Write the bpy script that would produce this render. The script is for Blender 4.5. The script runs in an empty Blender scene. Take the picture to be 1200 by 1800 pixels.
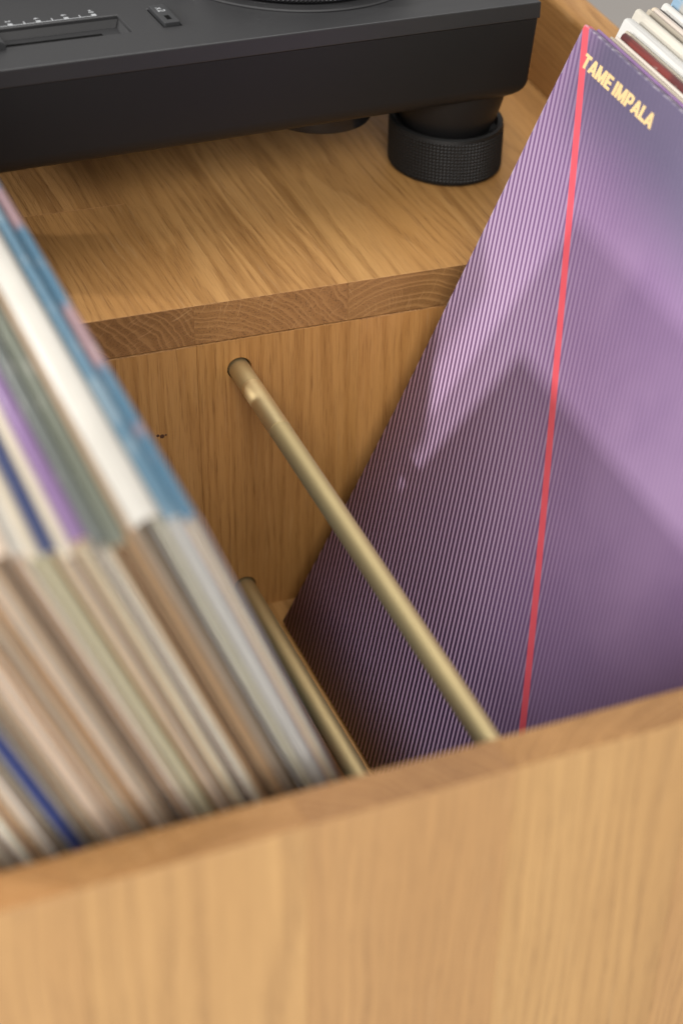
import bpy, bmesh, math, random
from mathutils import Vector, Matrix
random.seed(7)
MM = 0.001
scene = bpy.context.scene
COL = scene.collection

# ------------------------------------------------------------------ camera
cam_d = bpy.data.cameras.new("camera")
cam = bpy.data.objects.new("camera", cam_d)
COL.objects.link(cam)
cam.location = (-0.24819, -0.72321, 0.48013)
cam.rotation_euler = (0.83476, -0.12058, -0.50081)
cam_d.sensor_fit = 'VERTICAL'
cam_d.sensor_height = 36.0
cam_d.lens = 68.306
cam_d.shift_x = -0.30741
cam_d.shift_y = 0.21877
cam_d.clip_start = 0.01
cam_d.clip_end = 60
cam_d.dof.use_dof = True
cam_d.dof.focus_distance = 0.862
cam_d.dof.aperture_fstop = 6.0
cam_d.dof.aperture_blades = 0
scene.camera = cam

# ------------------------------------------------------------------ light
world = bpy.data.worlds.new("World")
scene.world = world
world.use_nodes = True
bg = world.node_tree.nodes["Background"]
bg.inputs[0].default_value = (1.0, 0.975, 0.95, 1)
bg.inputs[1].default_value = 0.52

def area(name, loc, target, sx, sy, power, col):
    l = bpy.data.lights.new(name, 'AREA')
    l.shape = 'RECTANGLE'; l.size = sx; l.size_y = sy
    l.energy = power; l.color = col
    o = bpy.data.objects.new(name, l)
    COL.objects.link(o)
    o.location = loc
    o.rotation_euler = (Vector(target) - Vector(loc)).to_track_quat('-Z', 'Y').to_euler()
    return o

def along(d, dist, origin=(0.0, -0.05, 0.05)):
    d = Vector(d).normalized()
    return Vector(origin) + d * dist

area("window_light_high", along((-0.82, 0.30, 0.47), 3.2), (0, 0, 0), 0.11, 0.11, 76, (1.0, 0.98, 0.95))
area("window_light_low", along((-0.92, 0.27, 0.27), 3.2), (0, 0, 0), 0.11, 0.11, 62, (1.0, 0.98, 0.95))
area("room_light_front", (-1.0, -2.7, 1.75), (0, -0.2, 0), 2.2, 1.5, 122, (1.0, 0.97, 0.93))
area("room_light_top", (0.3, 0.6, 2.6), (0, 0, 0), 1.8, 1.8, 40, (1.0, 0.98, 0.96))

scene.view_settings.view_transform = 'Standard'
scene.view_settings.look = 'None'
scene.view_settings.gamma = 1.0
scene.view_settings.use_curve_mapping = False
scene.view_settings.exposure = 0.0
scene.render.engine = 'CYCLES'

# ------------------------------------------------------------------ measured sizes (mm)
ZT = 34.7          # deck top
TH = 19.0          # board thickness
ZF = -137.3        # bin floor
YP = -331.6        # inner face of the front panel
TP = 14.5          # front panel thickness
ZP = 72.0          # front panel top
XL, XR = -251.0, 224.0
YB = 540.0
ZG = -430.0        # room floor

# ------------------------------------------------------------------ node helpers
class NT:
    def __init__(self, name):
        self.m = bpy.data.materials.new(name)
        self.m.use_nodes = True
        self.t = self.m.node_tree
        self.b = self.t.nodes["Principled BSDF"]
    def n(self, typ, **kw):
        nd = self.t.nodes.new(typ)
        for k, v in kw.items(): setattr(nd, k, v)
        return nd
    def put(self, sock, val):
        if val is None: return
        if hasattr(val, 'is_linked') or isinstance(val, bpy.types.NodeSocket):
            self.t.links.new(val, sock)
        else:
            sock.default_value = val
    def math(self, op, a, b=None, c=None, clamp=False):
        nd = self.n('ShaderNodeMath', operation=op, use_clamp=clamp)
        for i, v in enumerate((a, b, c)): self.put(nd.inputs[i], v)
        return nd.outputs[0]
    def comb(self, x, y, z):
        nd = self.n('ShaderNodeCombineXYZ')
        for i, v in enumerate((x, y, z)): self.put(nd.inputs[i], v)
        return nd.outputs[0]
    def sep(self, v):
        nd = self.n('ShaderNodeSeparateXYZ'); self.put(nd.inputs[0], v); return nd.outputs
    def noise(self, vec, scale, detail=2, rough=.5, dist=0.0):
        nd = self.n('ShaderNodeTexNoise'); self.put(nd.inputs['Vector'], vec)
        nd.inputs['Scale'].default_value = scale; nd.inputs['Detail'].default_value = detail
        nd.inputs['Roughness'].default_value = rough; nd.inputs['Distortion'].default_value = dist
        return nd.outputs['Fac']
    def ramp(self, fac, stops):
        nd = self.n('ShaderNodeValToRGB'); self.put(nd.inputs[0], fac)
        el = nd.color_ramp.elements
        while len(el) < len(stops): el.new(0.5)
        for e, (p, c) in zip(el, stops):
            e.position = p; e.color = (*c, 1) if len(c) == 3 else c
        return nd.outputs[0]
    def mix(self, fac, a, b, blend='MIX'):
        nd = self.n('ShaderNodeMix', data_type='RGBA', blend_type=blend)
        self.put(nd.inputs[0], fac)
        for i, v in ((6, a), (7, b)):
            self.put(nd.inputs[i], (*v, 1) if isinstance(v, tuple) and len(v) == 3 else v)
        return nd.outputs[2]
    def smooth(self, v, lo, hi):
        nd = self.n('ShaderNodeMapRange', interpolation_type='SMOOTHSTEP')
        self.put(nd.inputs[0], v); nd.inputs[1].default_value = lo; nd.inputs[2].default_value = hi
        return nd.outputs[0]
    def bump(self, h, strength, dist):
        nd = self.n('ShaderNodeBump'); self.put(nd.inputs['Height'], h)
        nd.inputs['Strength'].default_value = strength; nd.inputs['Distance'].default_value = dist
        self.t.links.new(nd.outputs[0], self.b.inputs['Normal'])
    def obj(self):
        return self.n('ShaderNodeTexCoord').outputs['Object']
    def rand(self):
        return self.n('ShaderNodeObjectInfo').outputs['Random']

def oak(name, axis, end=False, tone=1.0, figure=.6, sat=0.0, vary=.13, toward=(0.50, 0.345, 0.175), pore=.34):
    """solid oak: growth rings about a pith line beside the board, pores and medullary rays"""
    k = NT(name)
    x, y, z = k.sep(k.obj())
    r = k.rand()
    a, b, g = {'Y': (x, z, y), 'Z': (x, y, z)}[axis]
    r2 = k.math('FRACT', k.math('MULTIPLY', r, 37.13))
    r3 = k.math('FRACT', k.math('MULTIPLY', r, 91.7))
    g = k.math('ADD', g, k.math('MULTIPLY', r, 7.0))
    a0 = k.math('ADD', a, k.math('MULTIPLY', r2, 3.0)); 
    slow = k.comb(k.math('MULTIPLY', a0, 16.0), k.math('MULTIPLY', b, 16.0), k.math('MULTIPLY', g, 3.2))
    w1 = k.math('SUBTRACT', k.noise(slow, 1.0, 3, .55), .5)
    fine = k.comb(k.math('MULTIPLY', a0, 130.0), k.math('MULTIPLY', b, 130.0), k.math('MULTIPLY', g, 14.0))
    w2 = k.math('SUBTRACT', k.noise(fine, 1.0, 2), .5)
    ca = k.math('MULTIPLY', k.math('SUBTRACT', r2, .5), 0.20)
    cb = k.math('ADD', k.math('MULTIPLY', r3, 0.07), 0.030)
    warp = k.math('ADD', k.math('MULTIPLY', w1, 0.030), k.math('MULTIPLY', w2, 0.0034 if end else 0.0016))
    qa = k.math('ADD', k.math('SUBTRACT', a, ca), warp)
    qb = k.math('ADD', k.math('ADD', b, cb), k.math('MULTIPLY', w1, 0.012))
    rad = k.math('SQRT', k.math('ADD', k.math('MULTIPLY', qa, qa), k.math('MULTIPLY', qb, qb)))
    ang = k.math('ARCTAN2', qa, qb)
    blot0 = k.noise(k.comb(k.math('MULTIPLY', rad, 190.0), k.math('MULTIPLY', g, 5.0), r), 1.0, 1)
    ring = k.math('FRACT', k.math('ADD', k.math('MULTIPLY', rad, 330.0), k.math('MULTIPLY', blot0, 2.2)))
    early = k.math('MULTIPLY', k.smooth(ring, 0.0, 0.10), k.math('SUBTRACT', 1.0, k.smooth(ring, .18, .62)))
    # pores: long thin vessels
    pv = k.comb(k.math('MULTIPLY', a0, 2400.0), k.math('MULTIPLY', b, 2400.0), k.math('MULTIPLY', g, 60.0))
    pores = k.smooth(k.noise(pv, 1.0, 2, .6), .52, .68)
    pv2 = k.comb(k.math('MULTIPLY', a0, 420.0), k.math('MULTIPLY', b, 420.0), k.math('MULTIPLY', g, 11.0))
    streak = k.noise(pv2, 1.0, 5, .68)
    # rays: thin radial sheets
    rv = k.comb(k.math('MULTIPLY', ang, 95.0), k.math('MULTIPLY', rad, 22.0), k.math('MULTIPLY', g, 26.0))
    rays = k.smooth(k.noise(rv, 1.0, 2, .6), .62, .70)
    blot = k.noise(slow, .7, 3, .6)
    if end:
        base = k.mix(k.smooth(blot, .3, .7), (0.235*tone, 0.112*tone, 0.035*tone), (0.33*tone, 0.165*tone, 0.054*tone))
        c1 = k.mix(k.math('MULTIPLY', early, .42), base, (0.45*tone, 0.24*tone, 0.085*tone))
        c1 = k.mix(k.math('MULTIPLY', pores, k.math('SUBTRACT', .95, k.math('MULTIPLY', early, .6))), c1, (0.085, 0.034, 0.011))
        rv2 = k.comb(k.math('MULTIPLY', ang, 130.0), k.math('MULTIPLY', rad, 40.0), 0.0)
        rl = k.smooth(k.noise(rv2, 1.0, 3, .7), .60, .66)
        col = k.mix(k.math('MULTIPLY', rl, .75), c1, (0.50*tone, 0.29*tone, 0.12*tone))
    else:
        base = k.mix(k.smooth(blot, .3, .72), (0.43*tone, 0.215*tone, 0.066*tone), (0.56*tone, 0.312*tone, 0.112*tone))
        c1 = k.mix(k.math('MULTIPLY', early, .40), base, (0.27*tone, 0.118*tone, 0.030*tone))
        c1 = k.mix(k.math('MULTIPLY', k.smooth(streak, .40, .72), .42), c1, (0.31*tone, 0.142*tone, 0.040*tone))
        fv = k.comb(k.math('MULTIPLY', a0, 95.0), k.math('MULTIPLY', b, 95.0), k.math('MULTIPLY', g, 5.5))
        fig = k.smooth(k.noise(fv, 1.0, 3, .6, .6), .50, .72)
        c1 = k.mix(k.math('MULTIPLY', fig, figure), c1, (0.24*tone, 0.105*tone, 0.028*tone))
        pm = k.math('MULTIPLY', pores, k.math('ADD', pore, k.math('MULTIPLY', early, .50)))
        c1 = k.mix(pm, c1, (0.17*tone, 0.070*tone, 0.019*tone))
        col = k.mix(k.math('MULTIPLY', rays, .22), c1, (0.60*tone, 0.38*tone, 0.18*tone))
    # each stave has its own tone
    bright = k.math('ADD', 1.0 - vary / 2, k.math('MULTIPLY', r3, vary))
    if sat: col = k.mix(sat, col, tuple(q * tone for q in toward))
    col = k.mix(1.0, col, k.comb(bright, k.math('MULTIPLY', bright, k.math('ADD', .97, k.math('MULTIPLY', r2, .05))), bright), 'MULTIPLY')
    k.put(k.b.inputs['Base Color'], col)
    k.put(k.b.inputs['Roughness'], k.math('ADD', .43, k.math('MULTIPLY', pores, .2)))
    k.b.inputs['Specular IOR Level'].default_value = .38
    hgt = k.math('SUBTRACT', 0.0, k.math('ADD', k.math('MULTIPLY', pores, .6), k.math('MULTIPLY', early, .35)))
    k.bump(hgt, .35, .0004)
    return k.m

def plain(name, col, rough=.5, metal=0.0, spec=.5, var=.12, nscale=60, bump=.0, bdist=.0003, coat=0):
    k = NT(name)
    nz = k.noise(k.obj(), nscale, 4, .6)
    c = k.mix(nz, tuple(v * (1 - var) for v in col), tuple(min(1, v * (1 + var)) for v in col))
    k.put(k.b.inputs['Base Color'], c)
    k.put(k.b.inputs['Roughness'], k.math('ADD', rough - .05, k.math('MULTIPLY', nz, .1)))
    k.b.inputs['Metallic'].default_value = metal
    k.b.inputs['Specular IOR Level'].default_value = spec
    if coat: k.b.inputs['Coat Weight'].default_value = coat
    if bump: k.bump(k.noise(k.obj(), 1800, 2), bump, bdist)
    return k.m

OAK_Y = oak("oak_long_grain_deep", 'Y', figure=.85, sat=.14, toward=(0.50, 0.29, 0.095), pore=.24)
OAK_Z = oak("oak_long_grain_upright", 'Z', tone=.90, figure=.75, sat=.26, toward=(0.48, 0.215, 0.052), pore=.46)
OAK_F = oak("oak_pale_front_staves", 'Z', tone=.98, figure=.12, sat=.34, vary=.03, toward=(0.53, 0.37, 0.20), pore=.15)
END_Y = oak("oak_end_grain_deep", 'Y', True)
END_Z = oak("oak_end_grain_upright", 'Z', True)

# ------------------------------------------------------------------ object helpers
def empty(name, loc=(0, 0, 0), parent=None):
    o = bpy.data.objects.new(name, None)
    COL.objects.link(o)
    o.location = Vector(loc) * MM
    o.empty_display_size = .02
    if parent: o.parent = parent
    return o

def tag(o, label, cat, group=None, kind=None):
    o['label'] = label
    o['category'] = cat
    if group: o['group'] = group
    if kind: o['kind'] = kind
    return o

def link(name, bm, mats, parent=None, loc=(0, 0, 0), smooth=False, angle=None):
    me = bpy.data.meshes.new(name)
    bmesh.ops.recalc_face_normals(bm, faces=bm.faces)
    bm.to_mesh(me); bm.free()
    for m in (mats if isinstance(mats, (list, tuple)) else [mats]): me.materials.append(m)
    if smooth:
        me.polygons.foreach_set('use_smooth', [True] * len(me.polygons))
        if angle is not None: me.set_sharp_from_angle(angle=math.radians(angle))
    o = bpy.data.objects.new(name, me)
    COL.objects.link(o)
    o.location = Vector(loc) * MM
    if parent: o.parent = parent
    return o

def boxbm(x0, x1, y0, y1, z0, z1, bev=0.0, seg=2):
    bm = bmesh.new()
    bmesh.ops.create_cube(bm, size=1)
    for v in bm.verts:
        v.co = Vector(((x0 + x1) / 2 + v.co.x * (x1 - x0), (y0 + y1) / 2 + v.co.y * (y1 - y0), (z0 + z1) / 2 + v.co.z * (z1 - z0))) * MM
    if bev:
        bmesh.ops.bevel(bm, geom=bm.edges[:], offset=bev * MM, segments=seg, affect='EDGES', profile=.5)
    return bm

def set_end(o, axis):
    """faces across the grain take the end-grain slot"""
    i = 'XYZ'.index(axis)
    for p in o.data.polygons:
        if abs(p.normal[i]) > .5: p.material_index = 1

def lathe(profile, seg=96, close=False):
    """profile [(r,z)] mm"""
    bm = bmesh.new()
    rings = []
    for r, z in profile:
        if r < 1e-6:
            rings.append([bm.verts.new((0, 0, z * MM))])
        else:
            rings.append([bm.verts.new((r * MM * math.cos(2 * math.pi * i / seg), r * MM * math.sin(2 * math.pi * i / seg), z * MM)) for i in range(seg)])
    for a, b in zip(rings, rings[1:]):
        for i in range(seg):
            j = (i + 1) % seg
            if len(a) == 1 and len(b) == 1: continue
            if len(a) == 1: bm.faces.new((a[0], b[j], b[i]))
            elif len(b) == 1: bm.faces.new((a[i], a[j], b[0]))
            else: bm.faces.new((a[i], a[j], b[j], b[i]))
    return bm

def sheet_with_holes(outer, holes, thick, bev=0.0):
    """flat plate in XY (mm) with holes, via a filled 2D curve; returns a bmesh centred on z=0"""
    cu = bpy.data.curves.new("plate", 'CURVE'); cu.dimensions = '2D'; cu.fill_mode = 'BOTH'
    cu.extrude = thick / 2 * MM - bev * MM; cu.bevel_depth = bev * MM; cu.bevel_resolution = 1
    if bev: cu.offset = -bev * MM
    for pts in [outer] + holes:
        s = cu.splines.new('POLY'); s.points.add(len(pts) - 1); s.use_cyclic_u = True
        for p, (x, y) in zip(s.points, pts): p.co = (x * MM, y * MM, 0, 1)
    o = bpy.data.objects.new("plate", cu); COL.objects.link(o)
    dg = bpy.context.evaluated_depsgraph_get()
    me = bpy.data.meshes.new_from_object(o.evaluated_get(dg))
    bm = bmesh.new(); bm.from_mesh(me)
    bmesh.ops.remove_doubles(bm, verts=bm.verts, dist=1e-6)
    for f in bm.faces: f.smooth = False
    bpy.data.objects.remove(o); bpy.data.curves.remove(cu); bpy.data.meshes.remove(me)
    return bm

def text_bm(body, height, bold=0.0, spacing=1.0, thick=.05, shear=0):
    """lettering mesh, cap height in mm, baseline start at the origin, in XY"""
    cu = bpy.data.curves.new("txt", 'FONT'); cu.body = body
    cu.size = 1.0; cu.space_character = spacing; cu.extrude = 0.0; cu.offset = bold; cu.shear = shear
    o = bpy.data.objects.new("txt", cu); COL.objects.link(o)
    dg = bpy.context.evaluated_depsgraph_get()
    me = bpy.data.meshes.new_from_object(o.evaluated_get(dg))
    bm = bmesh.new(); bm.from_mesh(me)
    bpy.data.objects.remove(o); bpy.data.curves.remove(cu); bpy.data.meshes.remove(me)
    ys = [v.co.y for v in bm.verts]; xs = [v.co.x for v in bm.verts]
    s = height * MM / (max(ys) - min(ys)); x0 = min(xs); y0 = min(ys)
    for v in bm.verts: v.co = Vector(((v.co.x - x0) * s, (v.co.y - y0) * s, 0))
    g = bmesh.ops.extrude_face_region(bm, geom=bm.faces[:])
    for v in g['geom']:
        if isinstance(v, bmesh.types.BMVert): v.co.z += thick * MM
    return bm

# ------------------------------------------------------------------ room floor
fm = NT("grey_floor")
fn = fm.noise(fm.obj(), 3.0, 5, .6)
fm.put(fm.b.inputs['Base Color'], fm.mix(fn, (0.24, 0.222, 0.205), (0.30, 0.28, 0.26)))
fm.b.inputs['Roughness'].default_value = .75
fl = link("floor", boxbm(-6000, 6000, -6000, 6000, ZG - 20, ZG), fm.m)
fl['kind'] = 'structure'

# ------------------------------------------------------------------ cabinet
cab = empty("record_cabinet", (0, 0, ZG))
tag(cab, "oiled oak record cabinet with open bin and raised turntable deck", "cabinet")
def cabpart(name): return empty(name, (0, 0, -ZG), cab)

SEAM = [-19.6 + 71 * i for i in range(-4, 5)]
def staves(lo, hi, seams, gap=.015):
    e = [lo] + [s for s in seams if lo + 4 < s < hi - 4] + [hi]
    return [(a + gap, b - gap) for a, b in zip(e, e[1:])]

deck = cabpart("deck_panel")
for a, b in staves(XL, XR, SEAM):
    cuts = [0, YB]
    if a < -60 < b: cuts = [0, 95, YB]
    elif random.random() < .6: cuts = [0, random.uniform(190, 420), YB]
    for y0, y1 in zip(cuts, cuts[1:]):
        c = ((a + b) / 2, y0, ZT - TH / 2)
        o = link("board", boxbm(a - c[0], b - c[0], .05, y1 - y0 - .05, -TH / 2, TH / 2, .16, 2), [OAK_Y, END_Y], deck, c)
        set_end(o, 'Y')

def circle(cx, cy, r, n=64): return [(cx + r * math.cos(2 * math.pi * i / n), cy + r * math.sin(2 * math.pi * i / n)) for i in range(n)]

# partition under the deck's front edge, drilled for the rods
ROD_Z = (0.0, -123.4)
back = cabpart("partition_panel")
zb1 = ZT - TH - .25
SEAMB = [-19.6 + 2.5 + 71 * i + (3 if i % 2 else -2) for i in range(-4, 5)]
for a, b in staves(XL, XR, SEAMB):
    c = ((a + b) / 2, -.6 + TH / 2, (zb1 + ZG) / 2)
    if a < 0 < b:
        outer = [(a - c[0], ZG - c[2]), (b - c[0], ZG - c[2]), (b - c[0], zb1 - c[2]), (a - c[0], zb1 - c[2])]
        bm = sheet_with_holes(outer, [circle(-c[0], z - c[2] + .35, 5.55) for z in ROD_Z], TH, .2)
        bmesh.ops.rotate(bm, verts=bm.verts, cent=(0, 0, 0), matrix=Matrix.Rotation(math.radians(90), 3, 'X'))
    else:
        bm = boxbm(a - c[0], b - c[0], -TH / 2, TH / 2, ZG - c[2], zb1 - c[2], .25, 1)
    o = link("board", bm, [OAK_Z, END_Z], back, c)
    set_end(o, 'Z')
kn = plain("knot_dark", (0.075, 0.028, 0.009), .7)
for dx, dz, r in ((-38.5, -27.3, .75), (-36.6, -28.0, 1.1), (-34.9, -27.6, .5)):
    bm = lathe([(0, .12), (r * .7, .1), (r, 0)], 12)
    bmesh.ops.rotate(bm, verts=bm.verts, cent=(0, 0, 0), matrix=Matrix.Rotation(math.radians(90), 3, 'X'))
    link("knot", bm, kn, back, (dx, -.6, dz))

floor_p = cabpart("bin_floor_panel")
for a, b in staves(XL, XR, [s + 21 for s in SEAM]):
    c = ((a + b) / 2, YP, ZF - TH / 2)
    o = link("board", boxbm(a - c[0], b - c[0], .3, -YP + .5, -TH / 2, TH / 2, .3, 1), [OAK_Y, END_Y], floor_p, c)
    set_end(o, 'Y')

front = cabpart("front_panel")
SEAMF = [-101.7 + 67 * i for i in range(-3, 6)]
for a, b in staves(XL - TH, XR + TH, SEAMF):
    c = ((a + b) / 2, YP - TP / 2, (ZP + ZG) / 2)
    o = link("board", boxbm(a - c[0], b - c[0], -TP / 2, TP / 2, ZG - c[2], ZP - c[2], .2, 2), [OAK_F, END_Z], front, c)
    set_end(o, 'Z')

ZS = 88.0
for x0, nm in ((XR, "side_panel"), (XL - TH, "side_panel")):
    sp = cabpart(nm)
    ys = [YP + .2, -150, 60, 290, YB]
    zs = [ZG, -330, -230, -130, -48, 30, ZS]
    for z0, z1 in zip(zs, zs[1:]):
        c = (x0 + TH / 2, (YP + YB) / 2, (z0 + z1) / 2)
        bm = boxbm(-TH / 2, TH / 2, YP + .2 - c[1], YB - c[1], z0 + .05 - c[2], z1 - .05 - c[2])
        if z1 == ZS:
            es = [e for e in bm.edges if all(v.co.z > 0 for v in e.verts) and abs(e.verts[0].co.y - e.verts[1].co.y) > .1]
            bmesh.ops.bevel(bm, geom=es, offset=5 * MM, segments=5, affect='EDGES', profile=.5)
        o = link("board", bm, [OAK_Y, END_Y], sp, c)
        set_end(o, 'Y')

# brass divider rods
def brass_mat(name, rough, col):
    k = NT(name)
    x, y, z = k.sep(k.obj())
    nz = k.noise(k.comb(k.math('MULTIPLY', x, 300.0), k.math('MULTIPLY', y, 6000.0), k.math('MULTIPLY', z, 300.0)), 1.0, 2)
    k.put(k.b.inputs['Base Color'], k.mix(k.noise(k.obj(), 30, 4), tuple(v * .9 for v in col), tuple(min(1, v * 1.06) for v in col)))
    k.b.inputs['Metallic'].default_value = 1
    k.put(k.b.inputs['Roughness'], k.math('ADD', rough, k.math('MULTIPLY', nz, .08)))
    k.bump(nz, .12, .0001)
    return k.m
BR = brass_mat("brass_satin", .58, (0.60, 0.49, 0.265))
BR2 = brass_mat("brass_brushed", .48, (0.72, 0.59, 0.33))
def rodbm(profile):
    bm = lathe(profile, 48)
    bmesh.ops.rotate(bm, verts=bm.verts, cent=(0, 0, 0), matrix=Matrix.Rotation(math.radians(90), 3, 'X'))   # +z -> -y
    return bm
for z in ROD_Z:
    L = -YP - .2
    r = empty("divider_rod", (0, 0, z - ZG), cab)
    if z < -50:
        link("rod", rodbm([(0, -12), (4.85, -12), (4.85, L), (0, L)]), BR, r, smooth=True, angle=40)
        continue
    link("rod", rodbm([(0, -12), (4.85, -12), (4.85, 17.0), (4.7, 17.05)]), BR, r, smooth=True, angle=40)
    link("collar", rodbm([(4.7, 17.0), (4.93, 17.05), (4.93, 52.0), (4.7, 52.05)]), BR2, r, smooth=True, angle=40)
    link("rod", rodbm([(4.7, 52.0), (4.85, 52.05), (4.85, L), (0, L)]), BR, r, smooth=True, angle=40)

# ------------------------------------------------------------------ turntable
yaw = math.atan2(17, 245)
tt = empty("turntable", (170.5, 64.0, ZT))
tt.rotation_euler.z = yaw
tag(tt, "matte black turntable on adjustable feet standing on the oak deck", "turntable")
HT = 91.0      # top above deck
PLATE = plain("black_anodised_plate", (0.018, 0.018, 0.019), .42, 0.0, .5, .06, 900, .15, .0001)
BODY = plain("black_rubbery_body", (0.0085, 0.0083, 0.0085), .48, 0, .30, .08, 700, .2, .0001)
GLOSS = plain("black_gloss_plastic", (0.012, 0.012, 0.013), .22, 0, .5)
RUB = plain("black_rubber", (0.006, 0.006, 0.006), .55, 0, .4)
VOID = plain("slot_black", (0.002, 0.002, 0.002), .9, 0, .1)
INK = plain("white_print", (0.30, 0.31, 0.32), .5)
SATIN = plain("satin_black_metal", (0.035, 0.036, 0.038), .35, .3, .5)

DX, DY = 353.0, 453.0
SEAMZ = 83.0
# lower body: rounded tub that draws in downwards
def tub():
    bm = bmesh.new()
    def rr(ins, rad, z, n=8):
        x0, x1, y0, y1 = -DX + ins, -ins, ins, DY - ins
        pts = []
        for cx, cy, a0 in ((x1 - rad, y0 + rad, -90), (x1 - rad, y1 - rad, 0), (x0 + rad, y1 - rad, 90), (x0 + rad, y0 + rad, 180)):
            for i in range(n + 1):
                a = math.radians(a0 + 90 * i / n)
                pts.append(bm.verts.new(((cx + rad * math.cos(a)) * MM, (cy + rad * math.sin(a)) * MM, z * MM)))
        return pts
    lv = [(.4, 1.5, SEAMZ), (.4, 1.5, SEAMZ - 1), (1.7, 3.0, 52)]
    R = 9.0
    for i in range(1, 9):
        a = math.radians(90 * i / 8)
        lv.append((1.8 + R * (1 - math.cos(a)), 3.2 + R * (1 - math.cos(a)) * .9, 52 - R * math.sin(a)))
    rings = [rr(*l) for l in lv]
    for a, b in zip(rings, rings[1:]):
        n = len(a)
        for i in range(n): bm.faces.new((a[i], a[(i + 1) % n], b[(i + 1) % n], b[i]))
    bm.faces.new(rings[0]); bm.faces.new(list(reversed(rings[-1])))
    return bm
link("body", tub(), BODY, tt, smooth=True, angle=35)
# top plate with the fader opening
FX0, FX1, FY0, FY1 = -301.0, -187.5, 20.4, 38.0
pl_t = HT - SEAMZ - .2
bx0, bx1, by0, by1 = -173.4, -165.4, 20.9, 40.3
hole_b = [(bx0, by0), (bx1, by0), (bx1, by1), (bx0, by1)]
bm = sheet_with_holes([(-DX, 0), (0, 0), (0, DY), (-DX, DY)], [[(FX0, FY0), (FX1, FY0), (FX1, FY1), (FX0, FY1)], hole_b], pl_t, .5)
link("top_plate", bm, PLATE, tt, (0, 0, SEAMZ + .2 + pl_t / 2))
# fader tray with sloped walls
def tray(x0, x1, y0, y1, z, ins, dep):
    bm = bmesh.new()
    a = [bm.verts.new((x * MM, y * MM, (z - .6) * MM)) for x, y in ((x0, y0), (x1, y0), (x1, y1), (x0, y1))]
    b = [bm.verts.new((x * MM, y * MM, (z - dep) * MM)) for x, y in ((x0 + ins, y0 + .4), (x1 - ins, y0 + .4), (x1 - ins, y1 - ins), (x0 + ins, y1 - ins))]
    for i in range(4): bm.faces.new((a[i], a[(i + 1) % 4], b[(i + 1) % 4], b[i]))
    bm.faces.new(b)
    return bm
fad = link("pitch_fader", tray(FX0 - .6, FX1 + .6, FY0 - .6, FY1 + .6, HT, 2.2, 4.6), PLATE, tt)
link("slot", boxbm(-293, -197, 27.6, 32.0, HT - 4.7, HT - 4.5, .0), VOID, fad)
kb = bmesh.new()
prof = [(-9, HT - 3.6), (-8.2, HT + 2.2), (-3, HT + 3.6), (0, HT + 2.6), (3, HT + 3.6), (8.2, HT + 2.2), (9, HT - 3.6)]
va = [kb.verts.new(((-250 + x) * MM, 18.6 * MM, z * MM)) for x, z in prof]
vb = [kb.verts.new(((-250 + x) * MM, 36.0 * MM, z * MM)) for x, z in prof]
for i in range(len(prof) - 1): kb.faces.new((va[i], va[i + 1], vb[i + 1], vb[i]))
kb.faces.new(va); kb.faces.new(vb); kb.faces.new((va[0], va[-1], vb[-1], vb[0]))
bmesh.ops.bevel(kb, geom=kb.edges[:], offset=.5 * MM, segments=2, affect='EDGES')
link("fader_knob", kb, SATIN, fad)
# printed pitch scale: digits read from the turntable's front (from -x), so letters run towards -y
sc = bmesh.new()
def flat(bm, x0, x1, y0, y1, z, t=.04):
    b2 = boxbm(x0, x1, y0, y1, z, z + t)
    me = bpy.data.meshes.new("tmp"); b2.to_mesh(me); b2.free(); bm.from_mesh(me); bpy.data.meshes.remove(me)
T0 = -244.5; U = 5.97
flat(sc, T0 - 8 * U - .2, T0 + 8 * U + 1.0, 39.6, 40.0, HT)
for i in range(-8, 9):
    x = T0 + i * U
    if i % 2 == 0: flat(sc, x - 1.0, x + 1.0, 40.05, 41.7, HT)
    else: flat(sc, x - .25, x + .25, 40.05, 42.2, HT)
def add_text(bm, body, h, cx, cy, z, bold=.0):
    b2 = text_bm(body, h, bold)
    w = max(v.co.x for v in b2.verts)
    rot = Matrix.Rotation(math.radians(-90), 3, 'Z')       # reading towards -y, up towards +x
    for v in b2.verts:
        v.co = rot @ Vector((v.co.x - w / 2, v.co.y - h * MM / 2, v.co.z)) + Vector((cx, cy, z)) * MM
    me = bpy.data.meshes.new("tmp"); b2.to_mesh(me); b2.free(); bm.from_mesh(me); bpy.data.meshes.remove(me)
for i in (2, 4, 6, 8):
    add_text(sc, ('+' if i == 8 else '') + str(i), 2.3, T0 + i * U, 43.9 + (.7 if i == 8 else 0), HT, .015)
    add_text(sc, ('-' if i == 8 else '') + str(i), 2.3, T0 - i * U, 43.9 + (.7 if i == 8 else 0), HT, .015)
link("pitch_scale", sc, INK, fad)
# x2 button
btn = link("button", boxbm(bx0 + .5, bx1 - .5, by0 + .5, by1 - .5, HT - 3, HT + 1.7, .45, 3), SATIN, tt)
b3 = bmesh.new(); add_text(b3, "x2", 3.3, -169.4, 34.6, HT + 1.72, .0)
link("lettering", b3, INK, btn)
link("indicator_window", boxbm(-170.6, -168.4, 24.2, 28.4, HT + 1.5, HT + 1.78, .1, 1), VOID, btn)
link("button_well", boxbm(bx0 - .3, bx1 + .3, by0 - .3, by1 + .3, HT - 4, HT - 3.05), VOID, tt)

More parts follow.
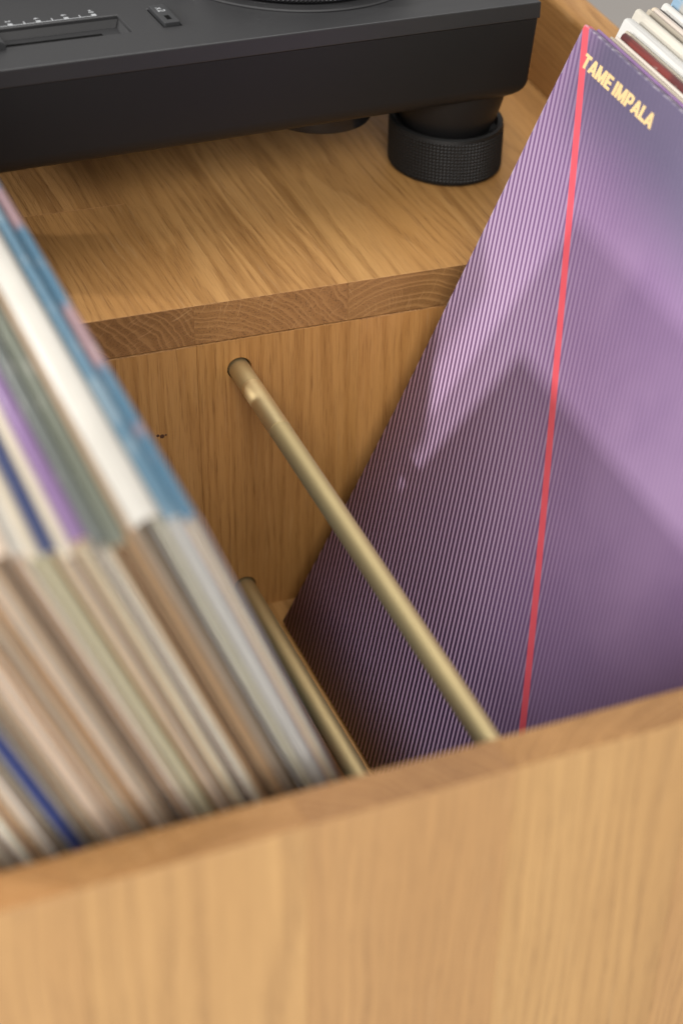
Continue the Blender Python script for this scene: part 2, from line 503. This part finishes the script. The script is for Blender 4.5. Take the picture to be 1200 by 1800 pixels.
def knurl(R, z0, z1, rows, cols, amp):
    bm = bmesh.new()
    nr, nc = rows * 2, cols * 2
    g = []
    for j in range(nr + 1):
        z = z0 + (z1 - z0) * j / nr
        row = []
        for i in range(nc):
            r = R + (amp if (i % 2 and j % 2) else 0)
            a = 2 * math.pi * i / nc
            row.append(bm.verts.new((r * MM * math.cos(a), r * MM * math.sin(a), z * MM)))
        g.append(row)
    for j in range(nr):
        for i in range(nc):
            k2 = (i + 1) % nc
            bm.faces.new((g[j][i], g[j][k2], g[j + 1][k2], g[j + 1][i]))
    return bm
# feet
def foot(x, y):
    f = empty("foot", (x, y, 0), tt)
    link("knurled_ring", knurl(27.6, 2.2, 22.4, 12, 98, .55), RUB, f)
    link("rim", lathe([(0, .2), (25.5, .2), (27.2, .9), (27.9, 2.2), (27.55, 2.25), (27.55, 22.3), (27.9, 22.4), (27.6, 24.0), (26.6, 24.7), (25.0, 24.3), (24.4, 20), (0, 20)], 96), RUB, f, smooth=True, angle=30)
    link("socket", lathe([(0, 20.5), (21.0, 20.5), (22.4, 24.0), (23.6, 25.5), (25.6, 32), (27.5, 39), (28.5, 47), (0, 47)], 96), BODY, f, smooth=True, angle=40)
for x in (-27.3, -DX + 27.3): 
    for y in (34.0, DY - 36): foot(x, y)
link("underside_boss", lathe([(0, 24), (24, 24), (27, 25.5), (28, 28), (28, 47)], 72), GLOSS, tt, (-86, 58, 0), smooth=True, angle=35)
# tonearm base: flat ring, knurled height dial, pivot and arm
tb = empty("tonearm_base", (-90.6, 82.0, HT), tt)
link("ring", lathe([(60.5, .1), (60.5, 1.0), (66.0, 1.0), (66.6, .5), (66.6, .1)], 128), PLATE, tb, smooth=True, angle=30)
link("dial", knurl(58.6, 1.0, 15, 8, 190, .6), GLOSS, tb)
link("dial_skirt", lathe([(58.55, 0.15), (60.4, .15)], 96), VOID, tb)
link("dial_top", lathe([(58.6, 15), (57.6, 16), (30, 16.5), (28, 34), (0, 35)], 96), SATIN, tb, smooth=True, angle=30)
arm = bmesh.new()
pts = [(0, -60, 40), (0, 0, 40), (-40, 40, 40), (-120, 70, 36), (-200, 105, 30)]
prev = None
for p in pts:
    ringv = [arm.verts.new((p[0] * MM + .004 * math.cos(t) * .6, p[1] * MM + .004 * math.cos(t) * .8, p[2] * MM + .004 * math.sin(t))) for t in [2 * math.pi * i / 12 for i in range(12)]]
    if prev:
        for i in range(12): arm.faces.new((prev[i], prev[(i + 1) % 12], ringv[(i + 1) % 12], ringv[i]))
    else: arm.faces.new(ringv)
    prev = ringv
arm.faces.new(prev)
link("tonearm", arm, SATIN, tb, smooth=True, angle=50)
pt = link("platter", lathe([(0, 1), (160, 1), (166, 3), (166, 14), (164, 16), (152, 17), (0, 17)], 128), SATIN, tt, (-176, 270, HT), smooth=True, angle=30)
link("slipmat", lathe([(0, 19), (146, 19), (146, 17.1)], 96), RUB, pt)

# ------------------------------------------------------------------ records
def card_mat(name, col, col2=None, band=None, seed=0):
    """printed card; col2 in soft-edged patches along the spine"""
    k = NT(name)
    v = k.obj(); x, y, z = k.sep(v)
    nz = k.noise(v, 45, 4, .6)
    c = k.mix(nz, tuple(a * .86 for a in col), tuple(min(1, a * 1.1) for a in col))
    if col2:
        pz = k.noise(k.comb(float(seed), k.math('MULTIPLY', y, band or 22.0), 0.0), 1.0, 2)
        c = k.mix(k.smooth(pz, .50, .56), c, col2)
    # scuffs along the fold
    sc_ = k.smooth(k.noise(k.comb(k.math('MULTIPLY', x, 700.0), k.math('MULTIPLY', y, 60.0), k.math('MULTIPLY', z, 120.0)), 1.0, 3, .7), .60, .72)
    c = k.mix(k.math('MULTIPLY', sc_, .5), c, (0.46, 0.43, 0.39))
    dk_ = k.smooth(k.noise(k.comb(k.math('MULTIPLY', x, 1100.0), k.math('MULTIPLY', y, 9.0), 3.0 + seed), 1.0, 3, .6), .52, .70)
    c = k.mix(k.math('MULTIPLY', dk_, .45), c, tuple(q * .45 for q in col))
    k.put(k.b.inputs['Base Color'], c)
    k.b.inputs['Roughness'].default_value = .42
    k.b.inputs['Specular IOR Level'].default_value = .4
    return k.m

def edge_mat(name, col):
    k = NT(name)
    x, y, z = k.sep(k.obj())
    nz = k.noise(k.comb(k.math('MULTIPLY', x, 500.0), k.math('MULTIPLY', y, 500.0), k.math('MULTIPLY', z, 14.0)), 1.0, 4, .65)
    c = k.mix(nz, tuple(a * .72 for a in col), tuple(min(1, a * 1.4) for a in col))
    k.put(k.b.inputs['Base Color'], c)
    k.b.inputs['Roughness'].default_value = .8
    return k.m

_mc = {}
def M(kind, col, col2=None, seed=0):
    key = (kind, col, col2, seed)
    if key not in _mc:
        _mc[key] = card_mat("printed_card", col, col2, None, seed) if kind == 'c' else edge_mat("card_edge", col)
    return _mc[key]

NZ = 10
def sleeve_bm(t, W, H, wave, ph, side, kick=0.0, flatfold=False):
    """open-fronted card sleeve: spine along the top; local x 0..t (side=-1: -t..0), y 0 (back) .. -W, z 0..H"""
    bm = bmesh.new()
    RX = .9 if flatfold else t * .47
    RZ = .9 if flatfold else min(RX, 1.9)
    sh = .35
    def loop(ins, y):
        x0, x1, z0, z1 = ins, t - ins, ins, H - ins
        rx = max(min(RX - ins, (x1 - x0) * .48), .1); rz = max(RZ - ins, .1)
        pts = []
        for i in range(NZ + 1): pts.append((x0, z0 + (z1 - rz - z0) * i / NZ))
        for i in range(1, 5):
            a = math.pi - math.pi / 2 * i / 5
            pts.append((x0 + rx + rx * math.cos(a), z1 - rz + rz * math.sin(a)))
        pts.append((x0 + rx, z1)); pts.append((x1 - rx, z1))
        for i in range(1, 5):
            a = math.pi / 2 - math.pi / 2 * i / 5
            pts.append((x1 - rx + rx * math.cos(a), z1 - rz + rz * math.sin(a)))
        for i in range(NZ + 1): pts.append((x1, z1 - rz + (z0 - z1 + rz) * i / NZ))
        off = -t if side < 0 else 0
        kk = lambda z: kick * max(0.0, 1 - z / (H * .5)) ** 2
        return [bm.verts.new(((x + off - kk(z) + wave * math.sin(z / 47.0 + ph) * min(1, -y / 60)) * MM, y * MM, (z - .45 * kk(z)) * MM)) for x, z in pts]
    o0 = loop(0, 0); o1 = loop(0, -W * .5); o2 = loop(0, -W)
    i2 = loop(sh, -W); i1 = loop(sh, -W + 40)
    n = len(o0)
    def band(a, b, mi):
        for i in range(n):
            f = bm.faces.new((a[i], a[(i + 1) % n], b[(i + 1) % n], b[i])); f.material_index = mi; f.smooth = True
    band(o0, o1, 0); band(o1, o2, 0); band(o2, i2, 1); band(i2, i1, 1)
    bm.faces.new(o0).material_index = 0
    bm.faces.new(i1).material_index = 1
    return bm

def inner_bm(x, th, W, H, y1, wave, ph, side, t):
    bm = bmesh.new()
    off = -t if side < 0 else 0
    rows = []
    for i in range(NZ + 1):
        z = 1.2 + (H - 4.0) * i / NZ
        dx = wave * math.sin(z / 38.0 + ph)
        rows.append([bm.verts.new(((x + off + dx + sx * th / 2) * MM, y * MM, z * MM)) for sx, y in ((-1, y1), (1, y1), (1, y1 + 45), (-1, y1 + 45))])
    for a, b in zip(rows, rows[1:]):
        for j in range(4): bm.faces.new((a[j], a[(j + 1) % 4], b[(j + 1) % 4], b[j]))
    bm.faces.new(rows[0]); bm.faces.new(rows[-1])
    return bm

def record(name, t, W, H, spine, edge, paper, side, xfloor, yback, lean, seed=0, cover_mat=None, n_in=None, wave=.25, kick=0.0, vary=True):
    """lean in degrees: positive leans to the right (+x)"""
    rt = empty(name, (xfloor, yback, ZF + .15))
    rt.rotation_euler.y = math.radians(lean)
    rnd = random.Random(seed * 13 + 5)
    cm = cover_mat or M('c', spine[0], spine[1] if len(spine) > 1 else None, seed % 5)
    sl = link("sleeve", sleeve_bm(t, W, H, wave if t > 3 else wave * .5, rnd.random() * 6, side, kick, cover_mat is not None), [cm, M('e', edge)], rt)
    n = n_in if n_in is not None else max(1, int(round(t / 1.15)))
    for i in range(n):
        x = .75 + (t - 1.5) * (i + .5) / n
        th = rnd.uniform(.22, .62)
        link("inner_sleeve", inner_bm(x, th, W, H, -W + rnd.uniform(-.6, 3.5), min(.25, t * .06), rnd.random() * 6, side, t), M('e', rnd.choice([paper, paper, (0.84, 0.74, 0.56), (0.66, 0.46, 0.28), (0.80, 0.76, 0.70), (0.12, 0.08, 0.05)]) if vary else paper), rt)
    return rt, sl

# ---- left stack, leaning left away from the rods
LEAN_L = -20.6
CL = math.cos(math.radians(LEAN_L))
# (thickness, spine colours, edge colour, paper colour, words)
cream = (0.47, 0.41, 0.32); white = (0.41, 0.39, 0.35); brown = (0.47, 0.30, 0.175); tan = (0.62, 0.40, 0.22)
grey = (0.58, 0.52, 0.45); lav = (0.55, 0.50, 0.56); dark = (0.09, 0.075, 0.065); yel = (0.78, 0.69, 0.47); warm = (0.56, 0.45, 0.35)
blue = (0.060, 0.135, 0.20); pink = (0.27, 0.17, 0.18); navy = (0.030, 0.042, 0.11); pur = (0.16, 0.095, 0.20); grn = (0.11, 0.12, 0.09); olv = (0.10, 0.11, 0.10)
LEFT = [
 (3.9, (blue, pink), (0.42, 0.38, 0.42), (0.62, 0.58, 0.55), "blue spine with pink patches, nearest the brass rods"),
 (4.0, ((0.085, 0.165, 0.23), (0.15, 0.22, 0.27)), (0.62, 0.60, 0.57), (0.74, 0.72, 0.69), "plain mid blue spine beside the pink-patched blue one"),
 (8.4, (white,), (0.46, 0.40, 0.34), (0.58, 0.47, 0.36), "thick white spine between blue and olive spines"),
 (2.0, ((0.30, 0.21, 0.13),), tan, tan, "thin tan spine tucked against the thick white one"),
 (4.8, (grn,), tan, brown, "grey green spine beside the thin tan one"),
 (4.0, (olv,), dark, grey, "dark olive spine just right of the purple one"),
 (4.8, (pur,), brown, brown, "purple spine in the blurred left stack"),
 (3.4, (cream,), warm, brown, "cream spine between the purple and navy spines"),
 (3.6, (navy,), yel, yel, "navy spine between two cream spines"),
 (3.6, (cream,), yel, cream, "cream spine just left of the navy one"),
 (3.0, (white, tan), brown, warm, "off-white spine at the frame's left edge, front edge brown"),
 (4.2, (warm,), brown, brown, "brown front edges, left of the pale yellow ones"),
 (3.2, (cream,), grey, white, "thin grey front edge among brown ones"),
 (4.6, (brown,), tan, brown, "broad tan front edge in the lower left"),
 (3.0, (white,), warm, cream, "warm grey front edge, lower left"),
 (4.0, (tan,), brown, tan, "brown and tan front edge, lower left"),
 (3.4, (grey,), tan, warm, "tan front edge right of the dark gap, lower left"),
 (3.0, (dark,), dark, brown, "dark front edge, lower left"),
 (3.0, (white,), grey, white, "pale grey front edge right of the blue one"),
 (3.0, (navy,), (0.05, 0.075, 0.24), (0.055, 0.08, 0.26), "bright blue front edge near the lower left corner"),
 (4.0, (cream,), brown, warm, "brown front edge left of the blue one"),
 (3.0, (white,), grey, white, "whitish front edge near the lower left corner"),
 (3.6, (tan,), tan, brown, "tan front edge near the lower left corner"),
 (3.0, (blue,), grey, (0.30, 0.42, 0.52), "bluish grey front edge in the lower left corner"),
]
xl = -6.4
ends = []
ORD = "first second third fourth fifth sixth seventh eighth ninth tenth eleventh twelfth thirteenth fourteenth fifteenth sixteenth".split()
CNAME = {cream: "cream", white: "off-white", brown: "brown", tan: "tan", grey: "grey", navy: "navy", grn: "grey green", blue: "blue"}
def label_ends(lst, where):
    for n_, (o_, c_, g_) in enumerate(reversed(lst)):
        tag(o_, "record sleeve with %s spine, %s from the %s side panel" % (CNAME[c_], ORD[n_], where), "record", g_)
WL = 302.0
for i in range(46):
    if i < len(LEFT):
        t, sp, ed, pa, wd = LEFT[i]
        lab = "record sleeve leaning left, " + wd
        grp = "records in the left stack"
    else:
        t = random.uniform(2.6, 4.6); sp = (random.choice([cream, white, brown, tan, grey, navy, grn]),)
        ed = random.choice([brown, tan, warm, grey]); pa = random.choice([brown, tan, warm, cream, white])
        lab = None
        grp = "records at the far left end"
    xl -= (t + .12) / CL
    if xl < -152: break
    dy = random.uniform(-3.4, 2.2); H = 315 + random.uniform(-2.6, 1.2)
    if i == 0: dy, H = -.8, 314.6
    rt, sl = record("record", t, WL + random.uniform(-2.5, 1.0), H, sp, ed, pa, 1, xl, -3.2 + dy, LEAN_L, seed=i + 1, vary='bright blue' not in (lab or ''))
    if lab: tag(rt, lab, "record", grp)
    else: ends.append((rt, sp[0], grp))

label_ends(ends, "left")

# ---- right stack, leaning right against the side panel
LEAN_R = math.degrees(0.42855)
CR = math.cos(math.radians(LEAN_R))

def cover_print():
    """plain striped violet print with one straight coral band (flat ink on card)"""
    k = NT("violet_striped_cover")
    x, y, z = k.sep(k.obj())
    u = k.math('MULTIPLY', y, -1000.0)
    v = k.math('MULTIPLY_ADD', z, -1000.0, 315.0)
    s = k.math('SUBTRACT', u, k.math('MULTIPLY', v, .48))
    sp_ = k.math('MAXIMUM', s, 0.0)
    ph = k.math('ADD', k.math('MULTIPLY', s, .292), k.math('MULTIPLY', k.math('MULTIPLY', sp_, sp_), .0003))
    tri = k.math('ABSOLUTE', k.math('SUBTRACT', k.math('FRACT', k.math('ADD', ph, 40.0)), .5))   # 0..0.5
    line = k.math('SUBTRACT', 1.0, k.smooth(k.math('ADD', tri, k.math('MULTIPLY', k.smooth(v, 90.0, 220.0), .06)), .20, .34))
    nz = k.noise(k.comb(k.math('MULTIPLY', u, .012), k.math('MULTIPLY', v, .012), 0.0), 1.0, 3, .55)
    # ink grounds: slate at the head, violet, deep aubergine at the foot of the back side
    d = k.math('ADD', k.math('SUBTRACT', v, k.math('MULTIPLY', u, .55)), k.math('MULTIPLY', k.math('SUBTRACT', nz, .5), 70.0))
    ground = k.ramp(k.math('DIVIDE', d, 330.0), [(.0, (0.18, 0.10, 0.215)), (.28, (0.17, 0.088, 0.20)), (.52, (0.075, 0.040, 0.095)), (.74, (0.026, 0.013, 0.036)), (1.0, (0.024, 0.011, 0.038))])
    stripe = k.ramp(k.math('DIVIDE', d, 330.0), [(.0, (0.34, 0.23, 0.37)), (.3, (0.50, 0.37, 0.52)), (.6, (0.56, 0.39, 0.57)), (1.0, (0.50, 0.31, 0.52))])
    # stripes fade into the lilac side of the sheet
    fade = k.math('MULTIPLY', k.smooth(k.math('SUBTRACT', u, k.math('MULTIPLY', v, .62)), -30.0, 50.0), .55)
    fl_ = k.math('MULTIPLY', line, k.math('SUBTRACT', 1.0, fade))
    c = k.mix(fl_, ground, stripe)
    lil = k.smooth(k.math('SUBTRACT', u, k.math('MULTIPLY', v, .7)), -15.0, 60.0)
    lilc = k.mix(k.smooth(nz, .35, .65), (0.165, 0.102, 0.20), (0.235, 0.15, 0.265))
    c = k.mix(k.math('MULTIPLY', lil, k.math('SUBTRACT', .86, k.math('MULTIPLY', line, .50))), c, lilc)
    hd = k.math('SUBTRACT', v, k.math('ADD', k.math('MULTIPLY', u, .10), k.math('MULTIPLY', k.math('SUBTRACT', nz, .5), 26.0)))
    head = k.math('MULTIPLY', k.math('SUBTRACT', 1.0, k.smooth(hd, 8.0, 52.0)), k.smooth(u, -6.0, 26.0))
    c = k.mix(k.math('MULTIPLY', head, .8), c, (0.082, 0.078, 0.125))
    bs = k.math('ABSOLUTE', k.math('SUBTRACT', u, k.math('ADD', k.math('MULTIPLY', v, .765), 1.0)))
    band = k.math('SUBTRACT', 1.0, k.smooth(bs, 2.5, 2.85))
    c = k.mix(band, c, (0.72, 0.095, 0.125))
    # paper rub along the cut edges
    ed_ = k.math('MINIMUM', u, v)
    rub = k.math('MULTIPLY', k.math('SUBTRACT', 1.0, k.smooth(ed_, .2, .8)), k.smooth(k.noise(k.obj(), 260, 4, .7), .46, .66))
    c = k.mix(k.math('MULTIPLY', rub, .7), c, (0.46, 0.42, 0.47))
    grit = k.smooth(k.noise(k.obj(), 900, 3, .7), .66, .74)
    c = k.mix(k.math('MULTIPLY', grit, .18), c, (0.55, 0.50, 0.56))
    k.put(k.b.inputs['Base Color'], c)
    k.put(k.b.inputs['Roughness'], k.math('ADD', .36, k.math('MULTIPLY', k.noise(k.obj(), 400, 3), .1)))
    k.b.inputs['Specular IOR Level'].default_value = .45
    k.bump(k.noise(k.obj(), 1600, 2), .10, .0002)
    return k.m
COVER = cover_print()

RIGHT = [
 (1.7, ((0.30, 0.17, 0.36),), pur, white, -21, 315, "thin lilac sleeve edge directly behind the striped cover"),
 (1.6, (cream,), cream, white, -29, 315, "thin cream sleeve behind the lilac edge"),
 (1.6, ((0.62, 0.55, 0.48),), cream, white, -30, 315.4, "thin beige sleeve just left of the maroon one"),
 (3.6, ((0.10, 0.022, 0.022), (0.17, 0.03, 0.025)), dark, cream, -31, 316.5, "maroon sleeve with a reddish edge"),
 (1.6, (cream,), cream, white, -27, 316, "thin cream sleeve just right of the maroon one"),
 (1.5, ((0.38, 0.33, 0.20),), cream, white, -25, 315, "thin khaki sleeve beside the thick white one"),
 (7.4, ((0.62, 0.61, 0.58),), white, white, -18, 315.5, "thick bright white sleeve, tallest at the upper right"),
 (4.4, ((0.60, 0.56, 0.48),), cream, white, -12, 317.5, "off-white sleeve with a red mark on its edge"),
 (2.4, ((0.22, 0.25, 0.28),), grey, white, -14, 315.5, "thin slate grey sleeve right of the red-marked one"),
 (2.2, (cream,), cream, white, -10, 316.5, "thin cream sleeve right of the slate grey one"),
 (4.4, ((0.66, 0.55, 0.40), (0.60, 0.52, 0.45)), cream, white, -9, 316, "buff sleeve near the top right corner"),
 (2.0, (dark,), dark, white, -8, 315, "thin black sleeve near the top right corner"),
 (4.4, ((0.66, 0.64, 0.60),), cream, white, -6, 316, "pale grey sleeve left of the light blue one"),
 (5.0, ((0.25, 0.38, 0.50), white), white, white, -5, 318, "light blue sleeve in the top right corner"),
]
TPUR = 4.6
xr = 147.68 - 315 * math.sin(0.42855) + TPUR / CR
rt, sl = record("record", TPUR, 310.0, 315, (pur,), lav, white, -1, xr, -18.0, LEAN_R, seed=101, cover_mat=COVER, n_in=2, wave=0.0, kick=4.6)
tag(rt, "violet striped record sleeve with coral band and gold lettering, facing the rods", "record", "records in the right stack")
# gold lettering on the left face: reads from the back edge towards the front
tm = plain("gold_ink", (0.52, 0.37, 0.17), .45)
W_ = .27
def rect(x0, y0, x1, y1): return [(x0, y0), (x1, y0), (x1, y1), (x0, y1)]
LET = {
 'T': (.70, [rect(0, .77, .70, 1), rect(.215, 0, .485, .80)]),
 'A': (.84, [[(0, 0), (.27, 0), (.53, 1), (.29, 1)], [(.57, 0), (.84, 0), (.55, 1), (.31, 1)], rect(.18, .17, .66, .37)]),
 'M': (.98, [rect(0, 0, .25, 1), rect(.73, 0, .98, 1), [(.02, 1), (.30, 1), (.60, 0), (.38, 0)], [(.96, 1), (.68, 1), (.38, 0), (.60, 0)]]),
 'E': (.66, [rect(0, 0, .27, 1), rect(.2, .78, .66, 1), rect(.2, .39, .62, .60), rect(.2, 0, .66, .22)]),
 'I': (.27, [rect(0, 0, .27, 1)]),
 'P': (.72, [rect(0, 0, .27, 1), [(.2, .79), (.60, .79), (.55, 1), (.2, 1)], [(.46, .45), (.62, .38), (.72, .52), (.72, .86), (.62, .98), (.46, .92)], [(.2, .33), (.55, .33), (.62, .40), (.60, .54), (.2, .54)]]),
 'L': (.60, [rect(0, 0, .27, 1), rect(.2, 0, .60, .23)]),
 ' ': (.22, []),
}
adv = 0.0; strokes = []
for ch in "TAME IMPALA":
    w, polys = LET[ch]
    for j, p in enumerate(polys): strokes.append(([(adv + x, y) for x, y in p], .05 + .012 * j))
    adv += w + (.0 if ch in 'AL' else .05)
b = bmesh.new()
CAP = 5.9
for p, th_ in strokes:
    lo = [b.verts.new(((-TPUR - .01) * MM, (-10.4 - x / adv * 61.5) * MM, (315 - 14.4 + y * CAP) * MM)) for x, y in p]
    hi = [b.verts.new((v.co.x - th_ * MM, v.co.y, v.co.z)) for v in lo]
    b.faces.new(hi)
    for i in range(len(p)): b.faces.new((lo[i], lo[(i + 1) % len(p)], hi[(i + 1) % len(p)], hi[i]))
link("lettering", b, tm, sl)

rends = []
for i in range(40):
    if i < len(RIGHT):
        t, sp, ed, pa, yb, H, wd = RIGHT[i]
        lab = "record sleeve leaning right, " + wd; grp = "records in the right stack"
    else:
        t = random.uniform(2.6, 4.4); sp = (random.choice([cream, white, blue, tan, grey, navy, grn]),)
        ed = cream; pa = white; yb = -random.uniform(4, 18); H = 315 + random.uniform(-1, 1)
        lab = None; grp = "records against the side panel"
    nx = xr + (t + .12) / CR
    # the stack ends where it meets the side panel's top edge
    if nx + (ZS - ZF) * math.tan(0.42855) > XR - 1: break
    xr = nx
    rt, sl = record("record", t, 309.0, H, sp, ed, pa, -1, xr, yb - (2 if yb > -4 else 0), LEAN_R, seed=200 + i)
    if lab is None:
        rends.append((rt, sp[0], grp)); continue
    tag(rt, lab, "record", grp)
    if "red mark" in lab:
        link("red_mark", boxbm(-t - .05, .05, -64, -59.5, H - 9, H + .06, .3, 1), plain("red_ink", (0.62, 0.03, 0.03), .5), sl)
label_ends(rends, "right")
